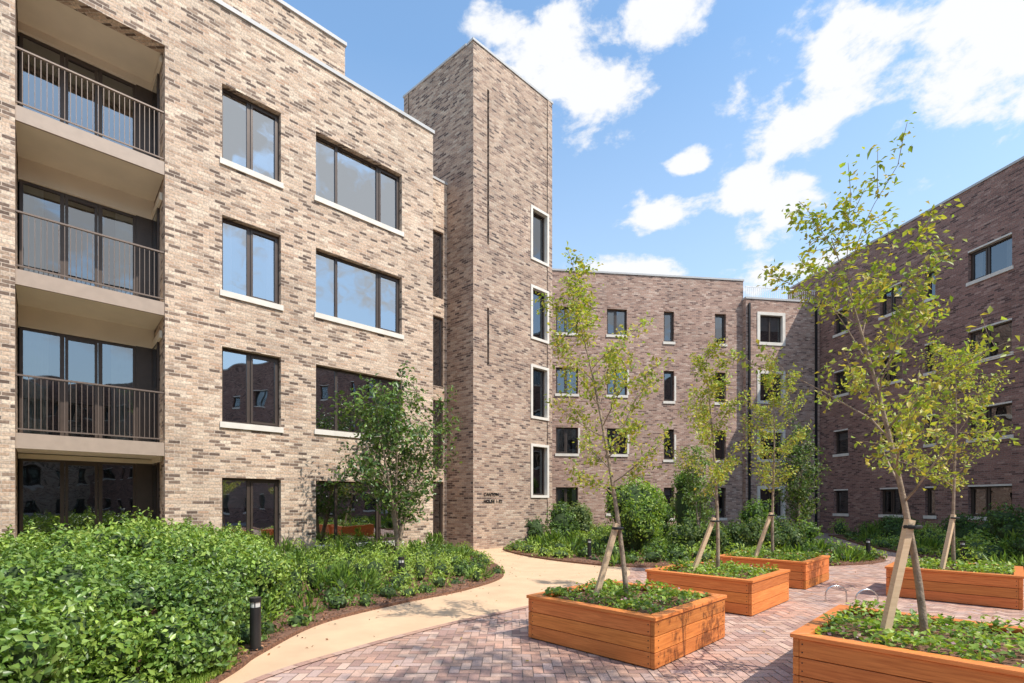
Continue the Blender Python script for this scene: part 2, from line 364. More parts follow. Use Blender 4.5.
# ------------------------------------------------------------------ back building
Bk = Bld('brown_brick_apartment_block', M_GLASS3)
FB = Frame((1.0, 25.25), (.993, .1186))
cols = [(1.24, 2.39, 1.35, (.5,)), (3.91, 4.98, 1.35, (.5,)), (6.97, 7.53, 1.6, ()), (9.79, 10.41, 1.6, ())]
ob = []
for ci, (a, b, hh, dv) in enumerate(cols):
    for h in (11.6, 8.5, 5.45, 2.4): ob.append((a, b, h-hh, h, dv))
for h in (11.6, 8.5, 5.45, 2.4): ob.append((-1.6, -.5, h-1.35, h, (.5,)))
wall(Bk['walls'], FB, -6, 11.38, -.1, 13.4, [o[:4] for o in ob], .16)
for o in ob: window(Bk, FB, o[0], o[1], o[2], o[3], div=o[4], sash=0)
for (a, z) in ((4.98, 7.15), (4.98, 4.1), (2.39, 4.1), (7.53, 6.9), (7.53, 3.85)):
    box(Bk['sills'], FB, a+.002, a+.10, -.1, .03, z+.03, z+1.33)
box(Bk['walls'], FB, -6, 11.38, -10, -.301, -.1, 13.0)
box(Bk['coping'], FB, -6, 11.42, -.36, .04, 13.4, 13.49)
FC = Frame((12.3, 26.3), (4.15, .6))
oc = [(.64, 2.26, h-1.75, h) for h in (11.7, 8.6, 5.5, 2.5)]
wall(Bk['walls'], FC, 0, 4.3, -.1, 12.35, oc, .2)
for o in oc: window(Bk, FC, *o, d=-.13, div=(.5,), surround=True, sw=.16)
box(Bk['walls'], FC, 0, 4.3, -8, -.301, -.1, 12.3); box(Bk['coping'], FC, -.03, 4.3, -.36, .04, 12.35, 12.45)
box(Bk['roof_railing'], FC, .1, 4.2, -.2, -.17, 13.05, 13.10)
for k in range(36): box(Bk['roof_railing'], FC, .1+k*.115, .12+k*.115, -.19, -.175, 12.45, 13.05)
box(Bk['pipes'], FC, .12, .21, .02, .11, 0, 12.1)
box(Bk['pipes'], FC, 4.0, 4.09, .02, .11, 0, 12.1)
Bk.done(BR_B)

# ------------------------------------------------------------------ right building
R = Bld('plum_brick_apartment_block', M_GLASS3)
FR = Frame((16.5, 27.2), (.207, -.978))
pat = [(1.22, 2.06, ()), (3.8, 4.86, (.5,)), (5.88, 6.3, ()), (7.56, 9.03, (.42,))]
orr = []
for k in range(7):
    for a, b, dv in pat:
        for h in (11.55, 8.4, 5.35, 2.3):
            orr.append((a+k*8.6, b+k*8.6, h-1.25, h, dv))
wall(R['walls'], FR, -2, 62, -.1, 14.0, [o[:4] for o in orr], .16)
for o in orr: window(R, FR, o[0], o[1], o[2], o[3], div=o[4], sash=0, lintel=True)
box(R['walls'], FR, -2, 62, -10, -.301, -.1, 13.7); box(R['coping'], FR, -2.03, 62, -.36, .04, 14.0, 14.09)
R.done(BR_R)
S = Bld('opposite_apartment_block', M_GLASS3)
FS = Frame((32, -26), (-1, 0.05)); os_ = []
for k in range(26):
    for h in (11.5, 8.4, 5.3, 2.2): os_.append((1.5+k*3.1, 3.0+k*3.1, h-1.6, h))
wall(S['walls'], FS, 0, 84, -.1, 13.4, os_, .16)
for o in os_: window(S, FS, *o, div=(.5,))
box(S['walls'], FS, 0, 84, -9, -.301, -.1, 13.3); box(S['coping'], FS, -.03, 84, -.36, .04, 13.4, 13.5)
S.done(BR_A)

# ------------------------------------------------------------------ ground
def catmull(P, n=8):
    out = []
    K = len(P)
    for i in range(K-1):
        g = lambda j: np.array(P[min(max(j, 0), K-1)], float)
        p0, p1, p2, p3 = g(i-1), g(i), g(i+1), g(i+2)
        for k in range(n):
            t = k/n
            out.append(tuple(.5*((2*p1)+(-p0+p2)*t+(2*p0-5*p1+4*p2-p3)*t*t+(-p0+3*p1-3*p2+p3)*t**3)))
    out.append(tuple(P[-1]))
    return out
def inside(x, y, P):
    c = False; j = len(P)-1
    for i in range(len(P)):
        if (P[i][1] > y) != (P[j][1] > y) and x < (P[j][0]-P[i][0])*(y-P[i][1])/(P[j][1]-P[i][1])+P[i][0]: c = not c
        j = i
    return c
def edge_dist(x, y, E):
    d = 9e9
    for i in range(len(E)-1):
        ax, ay = E[i]; bx, by = E[i+1]; vx, vy = bx-ax, by-ay; l = vx*vx+vy*vy
        t = max(0, min(1, ((x-ax)*vx+(y-ay)*vy)/l)) if l > 0 else 0
        d = min(d, math.hypot(x-ax-vx*t, y-ay-vy*t))
    return d
def sheet(name, P, z, mat, th=0.02):
    mb = MB(); n = len(P)
    mb.v = [(x, y, z) for x, y in P]+[(x, y, z-th) for x, y in P]; mb.c = [(1, 1, 1)]*(2*n)
    mb.f = [tuple(range(n))]+[(i, (i+1) % n, n+(i+1) % n, n+i) for i in range(n)]; mb.m = [0]*(n+1)
    return mb.obj(name, [mat], uv=True)
sheet('ground', [(-300, -300), (300, -300), (300, 300), (-300, 300)], -.02, M_GND)
sheet('paving_bedding', [(-6, -6), (20, -6), (17.5, 26), (-1, 26)], -.008, M_JOINT, .006)
edgeA = catmull([(-2.75, 1.5), (-2.6, 4.4), (-2.64, 5.26), (-2.5, 6.6), (-1.75, 7.9), (-.85, 9.1), (-.22, 10.6), (-.3, 12.2), (-.75, 14.2), (-1.2, 16.4)])
tanR = catmull([(2.9, 12.25), (2.6, 10.9), (1.75, 9.5), (.3, 7.75), (-.83, 6.6), (-1.7, 5.5), (-2.3, 4.5), (-2.5, 3.2), (-2.6, 1.5)])
edgeB = catmull([(.9, 19.5), (-.3, 17.5), (.3, 15.2), (1.5, 13.4), (2.9, 12.4), (4.9, 12.5), (7.2, 12.6), (9.2, 13.0), (10.6, 14.2), (10.9, 15.8), (10.2, 18.2), (9.4, 20.5), (11, 23), (14, 24.6)])
kk = [i for i, p in enumerate(edgeB) if abs(p[0]-2.9) < .05 and p[1] < 13][0]
tan_poly = [(x-.12, y) for x, y in edgeA]+[(-1.32, 16.96), (1.6, 19.67)]+[(x+.05, y+.15) for x, y in edgeB[:kk+1]]+tanR
sheet('resin_path', tan_poly, .006, M_TAN, .012)
mb = MB()
for i in range(len(tanR)-1):
    a = Vector(tanR[i]+(0,)); b = Vector(tanR[i+1]+(0,)); t = (b-a).normalized(); n = Vector((-t.y, t.x, 0))*.05
    L_ = (b-a).length; k = max(1, round(L_/.21))
    for j in range(k):
        p = a+(b-a)*(j/k)+t*.003; q = a+(b-a)*((j+1)/k)-t*.003
        c = rnd.choice([(.48, .29, .21), (.42, .25, .19), (.52, .34, .26)]); z = .0095
        mb.quad((p.x-n.x, p.y-n.y, z), (q.x-n.x, q.y-n.y, z), (q.x+n.x, q.y+n.y, z), (p.x+n.x, p.y+n.y, z), 0, c)
mb.obj('path_edging', [M_PAVE], col=True)
bedA = [(x, y) for x, y in edgeA]+[FA.p(6.2, .02, 0)[:2], FA.p(-16, .02, 0)[:2], (-18, 1.5)]
bedB = edgeB+[(12.2, 26.0), (1.2, 25.0)]
edgeC = catmull([(14.6, 22), (13.1, 18.5), (12.2, 15.5), (11.5, 12.5), (11.2, 9), (11.4, 4), (11.6, -4)])
bedC = edgeC+[(23, -4), (17.0, 24.5), (15.5, 24.5)]
sheet('planting_bed', bedA, .05, M_SOIL, .07); sheet('planting_bed', bedB, .05, M_SOIL, .07); sheet('planting_bed', bedC, .05, M_SOIL, .07)
mb = MB(); wv = .1; gp = .004
pv = [(.50, .315, .235), (.56, .37, .285), (.44, .27, .21), (.59, .41, .32), (.52, .345, .275), (.40, .25, .205), (.57, .34, .25), (.48, .34, .29)]
for ix in range(-33, 150):
    for iy in range(18, 215):
        v = (ix-iy) % 4
        if v not in (0, 3): continue
        x0, y0 = ix*wv, iy*wv; x1, y1 = (x0+2*wv, y0+wv) if v == 0 else (x0+wv, y0+2*wv)
        cx, cy = (x0+x1)/2, (y0+y1)/2
        if cx < -2.75 or (cy > 12.9 and (inside(cx, cy, bedB) or cx < 9)) or (cx > 11.8 and inside(cx, cy, bedC)) : continue
        if cy > 8 and cx < .2: continue
        z = rnd.uniform(-.0015, .001); c = rnd.choice(pv); k = rnd.uniform(.92, 1.08); c = tuple(q*k for q in c)
        P = [(x0+gp, y0+gp), (x1-gp, y0+gp), (x1-gp, y1-gp), (x0+gp, y1-gp)]
        tz = [z+rnd.uniform(-.0008, .0008) for _ in range(4)]
        mb.quad(*[(p[0], p[1], tz[i]) for i, p in enumerate(P)], 0, c)
mb.obj('herringbone_paving', [M_PAVE], col=True)

# ------------------------------------------------------------------ foliage helpers
class Leaves:
    def __init__(s): s.P = []; s.N = []; s.A = []; s.S = []; s.W = []; s.C = []
    def add(s, pos, nrm, size, cols, axis=None, asp=.5, jit=.6):
        n = len(pos)
        if n == 0: return
        nn = nrm+nr.normal(0, jit, (n, 3)); nn /= np.linalg.norm(nn, axis=1)[:, None]+1e-9
        ax = nr.normal(0, 1, (n, 3)) if axis is None else axis+nr.normal(0, .25, (n, 3))
        ax -= nn*np.sum(ax*nn, axis=1)[:, None] if axis is None else 0
        ax /= np.linalg.norm(ax, axis=1)[:, None]+1e-9
        if axis is not None:
            nn -= ax*np.sum(nn*ax, axis=1)[:, None]; nn /= np.linalg.norm(nn, axis=1)[:, None]+1e-9
        s.P.append(pos); s.N.append(nn); s.A.append(ax); s.S.append(size*nr.uniform(.65, 1.25, n)); s.W.append(np.full(n, asp))
        c = np.array(cols)[nr.randint(0, len(cols), n)]*nr.uniform(.7, 1.25, (n, 1)); s.C.append(c)
    def obj(s, name, mat, parent=None):
        P = np.concatenate(s.P); Nn = np.concatenate(s.N); A_ = np.concatenate(s.A); S_ = np.concatenate(s.S)[:, None]; Wd = np.concatenate(s.W)[:, None]; C = np.concatenate(s.C)
        n = len(P); side = np.cross(Nn, A_)
        V = np.empty((n, 4, 3)); V[:, 0] = P-A_*S_*.5; V[:, 2] = P+A_*S_*.5-Nn*S_*.08
        V[:, 1] = P-A_*S_*.05+side*S_*Wd*.5+Nn*S_*.12; V[:, 3] = P-A_*S_*.05-side*S_*Wd*.5+Nn*S_*.12
        me = bpy.data.meshes.new(name); me.vertices.add(n*4); me.vertices.foreach_set('co', V.astype(np.float32).ravel())
        b = np.arange(n)[:, None]*4; T_ = np.concatenate([b+np.array([[0, 1, 2]]), b+np.array([[0, 2, 3]])], axis=1).ravel().astype(np.int32)
        me.loops.add(n*6); me.loops.foreach_set('vertex_index', T_); me.polygons.add(n*2)
        me.polygons.foreach_set('loop_start', np.arange(0, n*6, 3, dtype=np.int32)); me.polygons.foreach_set('loop_total', np.full(n*2, 3, dtype=np.int32))
        me.materials.append(mat); me.update(calc_edges=True)
        ca_ = me.color_attributes.new('Col', 'FLOAT_COLOR', 'POINT'); arr = np.ones((n, 4, 4), dtype=np.float32); arr[:, :, :3] = np.clip(C, 0, 1)[:, None, :]
        ca_.data.foreach_set('color', arr.ravel())
        o = bpy.data.objects.new(name, me); COL.objects.link(o)
        if parent: o.parent = parent
        return o
import bmesh
_b = bmesh.new(); bmesh.ops.create_icosphere(_b, subdivisions=2, radius=1); ICOV = [v.co.copy() for v in _b.verts]; ICOF = [tuple(v.index for v in f.verts) for f in _b.faces]; _b.free()
def core(mb, c, rx, rz):  # solid dark blob added inside foliage so it isn't see-through
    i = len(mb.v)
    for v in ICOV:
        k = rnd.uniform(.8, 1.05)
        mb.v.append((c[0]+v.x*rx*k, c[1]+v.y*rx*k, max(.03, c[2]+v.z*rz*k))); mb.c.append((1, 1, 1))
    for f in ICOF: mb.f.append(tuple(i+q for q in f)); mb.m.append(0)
def blob(L, mb, c, rx, rz, dens, size, cols, asp=.5, blade=False, cs=.78, jit=.6):
    area = 4*math.pi*((rx*rx+2*rx*rz)/3); n = int(area*dens*.75)
    d = nr.normal(0, 1, (n, 3)); d /= np.linalg.norm(d, axis=1)[:, None]; d = d[d[:, 2] > -.5]
    r = nr.uniform(.70, 1.14, (len(d), 1))
    pos = np.array(c)+d*np.array([rx, rx, rz])*r
    ok = pos[:, 2] > .05; pos, d = pos[ok], d[ok]
    if blade:
        ax = d.copy(); ax[:, 2] = np.abs(ax[:, 2])+.5; L.add(pos, d, size, cols, axis=ax, asp=asp)
    else: L.add(pos, d, size, cols, asp=asp, jit=jit)
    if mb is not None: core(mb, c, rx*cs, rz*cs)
G_DARK = [(.07, .13, .033), (.09, .165, .04), (.055, .105, .03), (.12, .20, .05)]
G_MID = [(.14, .25, .045), (.185, .30, .06), (.11, .20, .04), (.24, .35, .08)]
G_LIGHT = [(.29, .42, .075), (.35, .47, .095), (.24, .37, .06), (.41, .51, .13)]
G_PURP = [(.16, .08, .07), (.12, .10, .06), (.20, .10, .09), (.10, .15, .06)]
G_YEL = [(.39, .44, .075), (.32, .41, .07), (.46, .47, .10), (.25, .36, .06), (.50, .42, .09)]
G_OLIVE = [(.19, .25, .08), (.25, .30, .11), (.14, .2, .06)]

def shrub(name, c, rx, rz, nb, dens, size, cols, mat=M_LEAF, asp=.5, blade=False):
    e = empty(name); L = Leaves(); mb = MB()
    for k in range(nb):
        a = rnd.uniform(0, 6.28); q = math.sqrt(rnd.random())*.65; h = rnd.uniform(.25, .85)
        q *= (1.15-.6*h)
        br = rx*rnd.uniform(.28, .46)
        blob(L, mb, (c[0]+math.cos(a)*q*rx, c[1]+math.sin(a)*q*rx, .03+rz*h*.9), br, br*rnd.uniform(.8, 1.1)*min(1.3, rz/(2*rx)+.4), dens, size, cols, asp, blade, cs=.6)
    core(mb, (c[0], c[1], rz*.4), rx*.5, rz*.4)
    L.obj('leaves', mat, e); mb.obj('inner_core', [M_CORE], e)  # second mesh: solid dark filler added behind the leaves

# --- front-left hedge
e = empty('mixed_shrub_hedge'); L1 = Leaves(); mb = MB()
y = 2.7
while y < 11:
    x = -12.0
    while x < -2.6:
        px, py = x+rnd.uniform(-.15, .15), y+rnd.uniform(-.15, .15)
        dA = px*FA.n[0]+py*FA.n[1]+13.27
        lim = -2.98-max(0, py-6)*.50+.14*math.sin(py*3)
        if dA > .85 and px < lim and px/py > -1.5 and py > 2.6:
            edge = min(1, (lim-px)/.7)
            H = (.74+.24*edge)+.11*math.sin(px*2.1+py)+.10*math.sin(py*3.3-px)+rnd.uniform(-.10, .10)
            if py > 6.6: H += .10
            r = rnd.uniform(.20, .34)
            sel = math.sin(px*1.3+2)*math.cos(py*1.7)+rnd.uniform(-.3, .3)
            sz = .060
            if py > 6.6: cols = G_LIGHT+G_MID; sz = .075
            elif sel > .15: cols = G_MID+G_DARK[:2]
            elif sel > -.45: cols = G_MID
            else: cols = G_LIGHT[:3]+G_MID
            near = py < 6.5
            blob(L1, mb, (px, py, H-r), r, r*.95, 640 if near else 320, sz, cols, .6, cs=.5, jit=.65)
            if rnd.random() < .55:   # upright shoots breaking the outline
                nsh = 14; pz = np.linspace(H-.05, H+rnd.uniform(.08, .22), nsh); pp = np.stack([px+rnd.uniform(-.15, .15)+nr.normal(0, .025, nsh), py+nr.normal(0, .025, nsh), pz], axis=1)
                L1.add(pp, np.tile(np.array([0, 0, 1.]), (nsh, 1)), sz, G_MID+G_LIGHT, asp=.5, jit=.8)
            if edge < .8 or py < 3.6:
                for zz in (.18, .42, .66):
                    if zz < H-.15: blob(L1, mb, (px+rnd.uniform(-.05, .12), py, zz), .22, .22, 600, .060, cols, .6, cs=.5, jit=.65)
        x += .33
    y += .33
L1.obj('leaves', M_LEAFG, e); mb.obj('inner_core', [M_CORE], e)  # hedge leaves, plus added solid dark cores that block the view through

# --- understory in beds
def fill_bed(name, P, edge, spacing, avoid, tall, dens, sz, cond=None, n_try=4000, emin=.22):
    e = empty(name); L = Leaves(); mb = MB(); pts = []
    xs = [p[0] for p in P]; ys = [p[1] for p in P]
    for _ in range(n_try):
        x, y = rnd.uniform(min(xs), max(xs)), rnd.uniform(min(ys), max(ys))
        if not inside(x, y, P) or (cond and not cond(x, y)): continue
        ed = edge_dist(x, y, edge)
        if ed < emin or any(math.hypot(x-a, y-b) < r for a, b, r in avoid): continue
        if any(abs(x-a) < spacing and math.hypot(x-a, y-b) < spacing for a, b in pts): continue
        pts.append((x, y))
        k = min(1, ed/1.5); t = rnd.random(); zone = math.sin(x*1.1+1)*math.cos(y*.9)
        rz = tall*(.35+.65*k)*rnd.uniform(.7, 1.2); rx = spacing*rnd.uniform(.5, .8)*min(1, .6+ed)
        if zone+rnd.uniform(-.4, .4) > .0: blob(L, mb, (x, y, rz*.45), rx, rz*.6, dens, sz*1.1, G_LIGHT, .45, cs=.6)
        elif t < .25: blob(L, mb, (x, y, rz*.3), rx, rz*.7, dens*.8, sz*3.2, G_MID+G_LIGHT[:1], .12, True, cs=.4)
        elif t < .38: blob(L, mb, (x, y, rz*.2), rx*.9, rz*.45, dens, sz, G_PURP+G_DARK, .6, cs=.6)
        elif t < .7: blob(L, mb, (x, y, rz*.35), rx, rz*.6, dens, sz, G_MID, .55, cs=.6)
        else: blob(L, mb, (x, y, rz*.3), rx, rz*.55, dens, sz*1.2, G_DARK+G_MID, .55, cs=.6)
    L.obj('leaves', M_LEAF, e); mb.obj('inner_core', [M_CORE], e)  # dark solid cores added under the clump leaves as filler
fill_bed('border_planting', bedA, edgeA, .34, [(-2.85, 12.5, .3)], .62, 400, .06, cond=lambda x, y: (x > -2.98-max(0, y-6)*.50-.1) and x*FA.n[0]+y*FA.n[1]+13.27 > .3 and y > 3, emin=.13)
fill_bed('border_planting', bedB, edgeB, .55, [], .6, 190, .09, cond=lambda x, y: y < 25)
fill_bed('border_planting', bedC, edgeC, .6, [], .7, 150, .09, cond=lambda x, y: y > 3 and x < 17.5)
Lc = Leaves(); pos = []
for P, E in ((bedA, edgeA), (bedB, edgeB), (bedC, edgeC)):
    for i in range(len(E)-1):
        if E[i][1] < 2.5: continue
        ax, ay = E[i]; bx, by = E[i+1]; l = math.hypot(bx-ax, by-ay)
        for _ in range(int(l*260)):
            t = rnd.random(); o = rnd.gauss(0, .28); x = ax+(bx-ax)*t+o; yy = ay+(by-ay)*t+rnd.gauss(0, .28)
            if inside(x, yy, P): pos.append((x, yy, .058+rnd.random()*.012))
            elif rnd.random() < .05: pos.append((x, yy, .014))
pos = np.array(pos); up = np.tile(np.array([0, 0, 1.]), (len(pos), 1))
Lc.add(pos, up, .04, [(.34, .16, .08), (.22, .11, .06), (.44, .24, .13), (.12, .07, .05)], asp=.5, jit=.35)
Lc.obj('bark_mulch_chips', M_CHIP)
n = 9000; px_ = nr.uniform(-3.3, -2.62, n); py_ = nr.uniform(2.5, 4.75, n); pz_ = np.full(n, .075)
Lg = Leaves(); Lg.add(np.stack([px_, py_, pz_], axis=1), np.tile(np.array([1., 0, 0]), (n, 1)), .06, G_LIGHT, axis=np.tile(np.array([0, 0, 1.]), (n, 1)), asp=.1); Lg.obj('grass', M_GRASS)
# a few fallen leaves on the paving
n = 130; fx = nr.uniform(-1.5, 8, n); fy = nr.uniform(4.2, 12, n); okf = fx < fy
Lf = Leaves(); Lf.add(np.stack([fx, fy, np.full(n, .014)], axis=1)[okf], np.tile(np.array([0, 0, 1.]), (okf.sum(), 1)), .045, [(.42, .30, .07), (.30, .18, .06), (.35, .36, .08)], asp=.55, jit=.15); Lf.obj('fallen_leaves', M_LEAF)

# --- shrubs
shrub('green_shrub', (3.7, 15.2), 1.15, 2.7, 22, 170, .11, G_LIGHT+G_MID)
shrub('green_shrub', (5.0, 17.6), 1.0, 2.1, 12, 150, .11, G_MID)
shrub('laurel_shrub', (1.7, 17.3), .75, 1.7, 11, 200, .10, G_MID+G_DARK)
shrub('laurel_shrub', (.9, 18.8), .6, 1.2, 8, 200, .10, G_DARK)
for x_, y_ in ((4.9, 14.2), (5.7, 14.0), (6.5, 14.1), (7.3, 14.3), (8.1, 14.7)):
    shrub('clipped_dark_shrub', (x_, y_), .62, 1.28+rnd.uniform(-.1, .1), 10, 230, .085, G_DARK+G_OLIVE)
for x_, y_, r_, h_ in ((6.6, 19, .9, 3.3), (8.6, 17.5, .8, 1.9), (9.6, 16.4, .6, 1.0), (10.5, 21, .9, 1.6), (7.6, 21.5, 1.1, 2.6), (2.6, 20, .9, 1.7)):
    shrub('mixed_shrub', (x_, y_), r_, h_, 13, 140, .11, rnd.choice([G_MID, G_OLIVE, G_DARK+G_MID]))
for x_, y_, r_, h_ in ((13.2, 12.6, .75, 1.3), (14.3, 14.2, .9, 1.5), (15.0, 16.5, .9, 1.3), (12.7, 10.5, .7, 1.0), (15.5, 13, 1.0, 1.6), (14.5, 18.8, .8, 1.1), (13.8, 11.2, .9, 1.5)):
    shrub('dark_hedge_shrub', (x_, y_), r_, h_, 11, 170, .09, G_DARK+G_MID[:1])

# ------------------------------------------------------------------ trees
def tree(name, base, H, lean, r0, nprim, start, blen, elev, nsec, nlf, lsize, cols, seed, stems=1, spread=0., asp=.55, mat=M_LEAF, wob=.006):
    R_ = random.Random(seed); e = empty(name); mb = MB(); L = Leaves(); P = []
    for st in range(stems):
        sa_ = 2*math.pi*st/max(1, stems)+R_.random()
        ld = Vector((lean[0]+math.cos(sa_)*spread*R_.uniform(.6, 1), lean[1]+math.sin(sa_)*spread*R_.uniform(.6, 1), 0)); HH = H*R_.uniform(.82, 1) if stems > 1 else H
        w1, w2 = R_.uniform(0, 6), R_.uniform(0, 6); pts = []; rad = []
        K = 14
        for k in range(K+1):
            t = k/K
            pts.append(Vector(base)+Vector((0, 0, HH*t))+ld*(t**1.5)+Vector((math.sin(t*5+w1)-math.sin(w1), math.sin(t*6+w2)-math.sin(w2), 0))*wob*H)
            rad.append(max(.004, r0*(1-t)**.8))
        mb.tube(pts, rad, 8)
        az = R_.uniform(0, 6)
        for i in range(nprim):
            t = start+(1-start)*(i+.5*R_.random())/nprim*.98; az += 2.4+R_.uniform(-.5, .5)
            f = t*K; k = int(f); p = pts[k].lerp(pts[min(k+1, K)], f-k)
            rel = (t-start)/(1-start); ln = blen*(1-.62*rel)*R_.uniform(.65, 1.15)*(.75+.5*min(1, rel*4))
            el = math.radians(elev+18*rel+R_.uniform(-12, 12)); d = Vector((math.cos(az)*math.cos(el), math.sin(az)*math.cos(el), math.sin(el)))
            bp = [p]; br = [max(.004, r0*(1-t)**.8*.5)]; dd = d.copy(); M_ = 6
            for j in range(M_):
                dd = (dd+Vector((R_.gauss(0, .13), R_.gauss(0, .13), R_.gauss(.02, .1)))).normalized()
                bp.append(bp[-1]+dd*ln/M_); br.append(max(.0022, br[0]*(1-(j+1)/M_*.9)))
            mb.tube(bp, br, 5, cap=False)
            for q in range(nsec):
                tt = .15+.85*(q+R_.random())/nsec; f2 = tt*M_; k2 = min(int(f2), M_-1); sp = bp[k2].lerp(bp[k2+1], min(1, f2-k2))
                sd = (dd*.6+Vector((R_.gauss(0, .6), R_.gauss(0, .6), R_.gauss(.1, .4)))).normalized(); sl = ln*R_.uniform(.18, .42)
                se = sp+sd*sl; mid = sp.lerp(se, .5)+Vector((0, 0, R_.uniform(-.03, .02)))
                mb.tube([sp, mid, se], [max(.0022, br[k2]*.5), .0025, .0015], 4, cap=False)
                for _ in range(nlf):
                    u_ = R_.random()**.8; b_ = sp.lerp(mid, u_*2) if u_ < .5 else mid.lerp(se, u_*2-1)
                    P.append(tuple(b_+Vector((R_.gauss(0, 1), R_.gauss(0, 1), R_.gauss(-.3, 1)))*lsize*.85))
    P = np.array(P); ctr = P.mean(axis=0); o = P-ctr; o /= np.linalg.norm(o, axis=1)[:, None]+1e-6; o[:, 2] += .5
    L.add(P, o, lsize, cols, asp=asp, jit=.9)
    mb.obj('trunk_and_branches', [M_BARK], e, smooth=True); L.obj('leaves', mat, e)

def planter(c, seed, s=1.65, h=.51):
    R_ = random.Random(seed); e = empty('wooden_planter'); mb = MB(); half = s/2; q = math.sqrt(.5)
    ax = Vector((q, q, 0)); ay = Vector((-q, q, 0)); C = Vector((c[0], c[1], 0)); sc = MB()
    for side in range(4):
        u = [ax, ay, -ax, -ay][side]; n = [-ay, ax, ay, -ax][side]
        F_ = Frame(((C+n*half).x, (C+n*half).y), (u.x, u.y))
        sgn = 1 if (F_.n[0]*n.x+F_.n[1]*n.y) > 0 else -1
        nb = 3; bh = (h-.045)/nb
        for k in range(nb):
            t = R_.uniform(.78, 1.15); col = (t, t*R_.uniform(.9, 1.08), t*R_.uniform(.9, 1.1))
            z0 = .012+k*bh; z1 = z0+bh-.007
            over = .045 if side % 2 == 0 else -.002
            box(mb, F_, -half+.045-over, half-.045+over, -.045*sgn, 0, z0, z1, 0, col)
            for sx_ in (-half+.07, half-.07):     # fixing screws
                for zz in (z0+.04, z1-.04): box(sc, F_, sx_-.005, sx_+.005, 0, .0025*sgn, zz-.005, zz+.005)
    inner = half-.1; outer = half+.018
    for side in range(4):
        u = [ax, ay, -ax, -ay][side]; n = [-ay, ax, ay, -ax][side]; tt = R_.uniform(.98, 1.18); col = (tt, tt, tt*1.02)
        g = .002
        A_ = C+n*outer-u*(outer-g); B_ = C+n*outer+u*(outer-g); D_ = C+n*inner+u*(inner-g); E_ = C+n*inner-u*(inner-g)
        z0, z1 = h-.036, h
        mb.prism8([(p.x, p.y, z0) for p in (A_, B_, D_, E_)]+[(p.x, p.y, z1) for p in (A_, B_, D_, E_)], 0, col)
    o = mb.obj('timber_boards', [M_WOOD], e, uv=True, col=True); sc.obj('screws', [M_BLACK], e)
    bv = o.modifiers.new('bev', 'BEVEL'); bv.width = .003; bv.segments = 1
    m2 = MB(); i2 = half-.05; Q = [C+ax*i2*a+ay*i2*b for a, b in ((-1, -1), (1, -1), (1, 1), (-1, 1))]
    m2.prism8([(p.x, p.y, .01) for p in Q]+[(p.x, p.y, h-.07) for p in Q]); m2.obj('soil', [M_SOIL], e)
    L = Leaves(); n = 2200; uv_ = nr.uniform(-1, 1, (n, 2))*(half-.1); sel = np.sin(uv_[:, 0]*7+seed)*np.cos(uv_[:, 1]*6)+nr.normal(0, .3, n)
    zz = h-.06+.10*np.clip(sel+.9, 0, 1.6)*nr.uniform(.4, 1, n)
    keep = (sel > -.5); pos = np.stack([c[0]+uv_[:, 0]*q-uv_[:, 1]*q, c[1]+uv_[:, 0]*q+uv_[:, 1]*q, zz], axis=1)
    up = np.tile(np.array([0, 0, 1.]), (n, 1))
    a_ = keep & (sel > .0); b_ = keep & (sel <= .0)
    L.add(pos[a_], up[a_], .06, G_LIGHT+G_MID[:2], asp=.7, jit=.5); L.add(pos[b_], up[b_], .055, G_MID+G_LIGHT[:1]+[(.3, .2, .14)], asp=.7, jit=.5)
    f_ = nr.rand(n) < .03; L.add(pos[f_]+np.array([0, 0, .04]), up[f_], .03, [(.7, .6, .6), (.6, .35, .4)], asp=.9)
    L.obj('groundcover_plants', M_LEAF, e)
def stake(p0, p1):
    mb = MB(); a = Vector(p0); b = Vector(p1); t = (b-a).normalized(); s1 = t.cross(Vector((0, 0, 1))).normalized()*.028; s2 = t.cross(s1).normalized()*.028
    mb.prism8([tuple(a+s1*i+s2*j) for i, j in ((-1, -1), (1, -1), (1, 1), (-1, 1))]+[tuple(b+s1*i+s2*j) for i, j in ((-1, -1), (1, -1), (1, 1), (-1, 1))])
    e = empty('tree_stake'); mb.obj('post', [M_STAKE], e, uv=True, col=True)
    m2 = MB(); c = b-t*.06
    pts = [(c.x+math.cos(k*math.pi/5)*.06+.03, c.y+math.sin(k*math.pi/5)*.055, c.z) for k in range(11)]
    m2.tube(pts, [.016]*11, 6); m2.obj('rubber_tie', [M_RUB], e)

specs = [((1.36, 5.93), (0, 0), 3.75, (-.70, .0), 3, 1.0, (-.42, -.12), (-.13, -.05, 1.36), 27, 7),
         ((3.37, 8.19), (0, 0), 3.65, (-.15, .1), 5, .85, (-.48, -.1), (-.08, -.05, 1.36), 28, 7),
         ((5.41, 10.37), (0, 0), 3.9, (.0, .1), 8, .9, (-.45, -.1), (-.06, -.05, 1.4), 28, 7),
         ((3.52, 4.19), (-.06, 0), 3.45, (-.70, .1), 12, 1.25, (-.44, -.02), (-.21, -.03, 1.46), 27, 7),
         ((7.6, 8.6), (0, 0), 3.8, (.1, .1), 21, 1.1, (-.4, -.2), (-.05, -.05, 1.4), 28, 7)]
for (c, to_, H, ln, sd, bl, so, st, nl, ns) in specs:
    planter(c, sd)
    tree('young_tree', (c[0]+to_[0], c[1]+to_[1], .42), H, ln, .032, 18, .34, bl, 36, ns, nl, .056, G_YEL, sd)
    stake((c[0]+so[0], c[1]+so[1], .38), (c[0]+st[0], c[1]+st[1], st[2]))
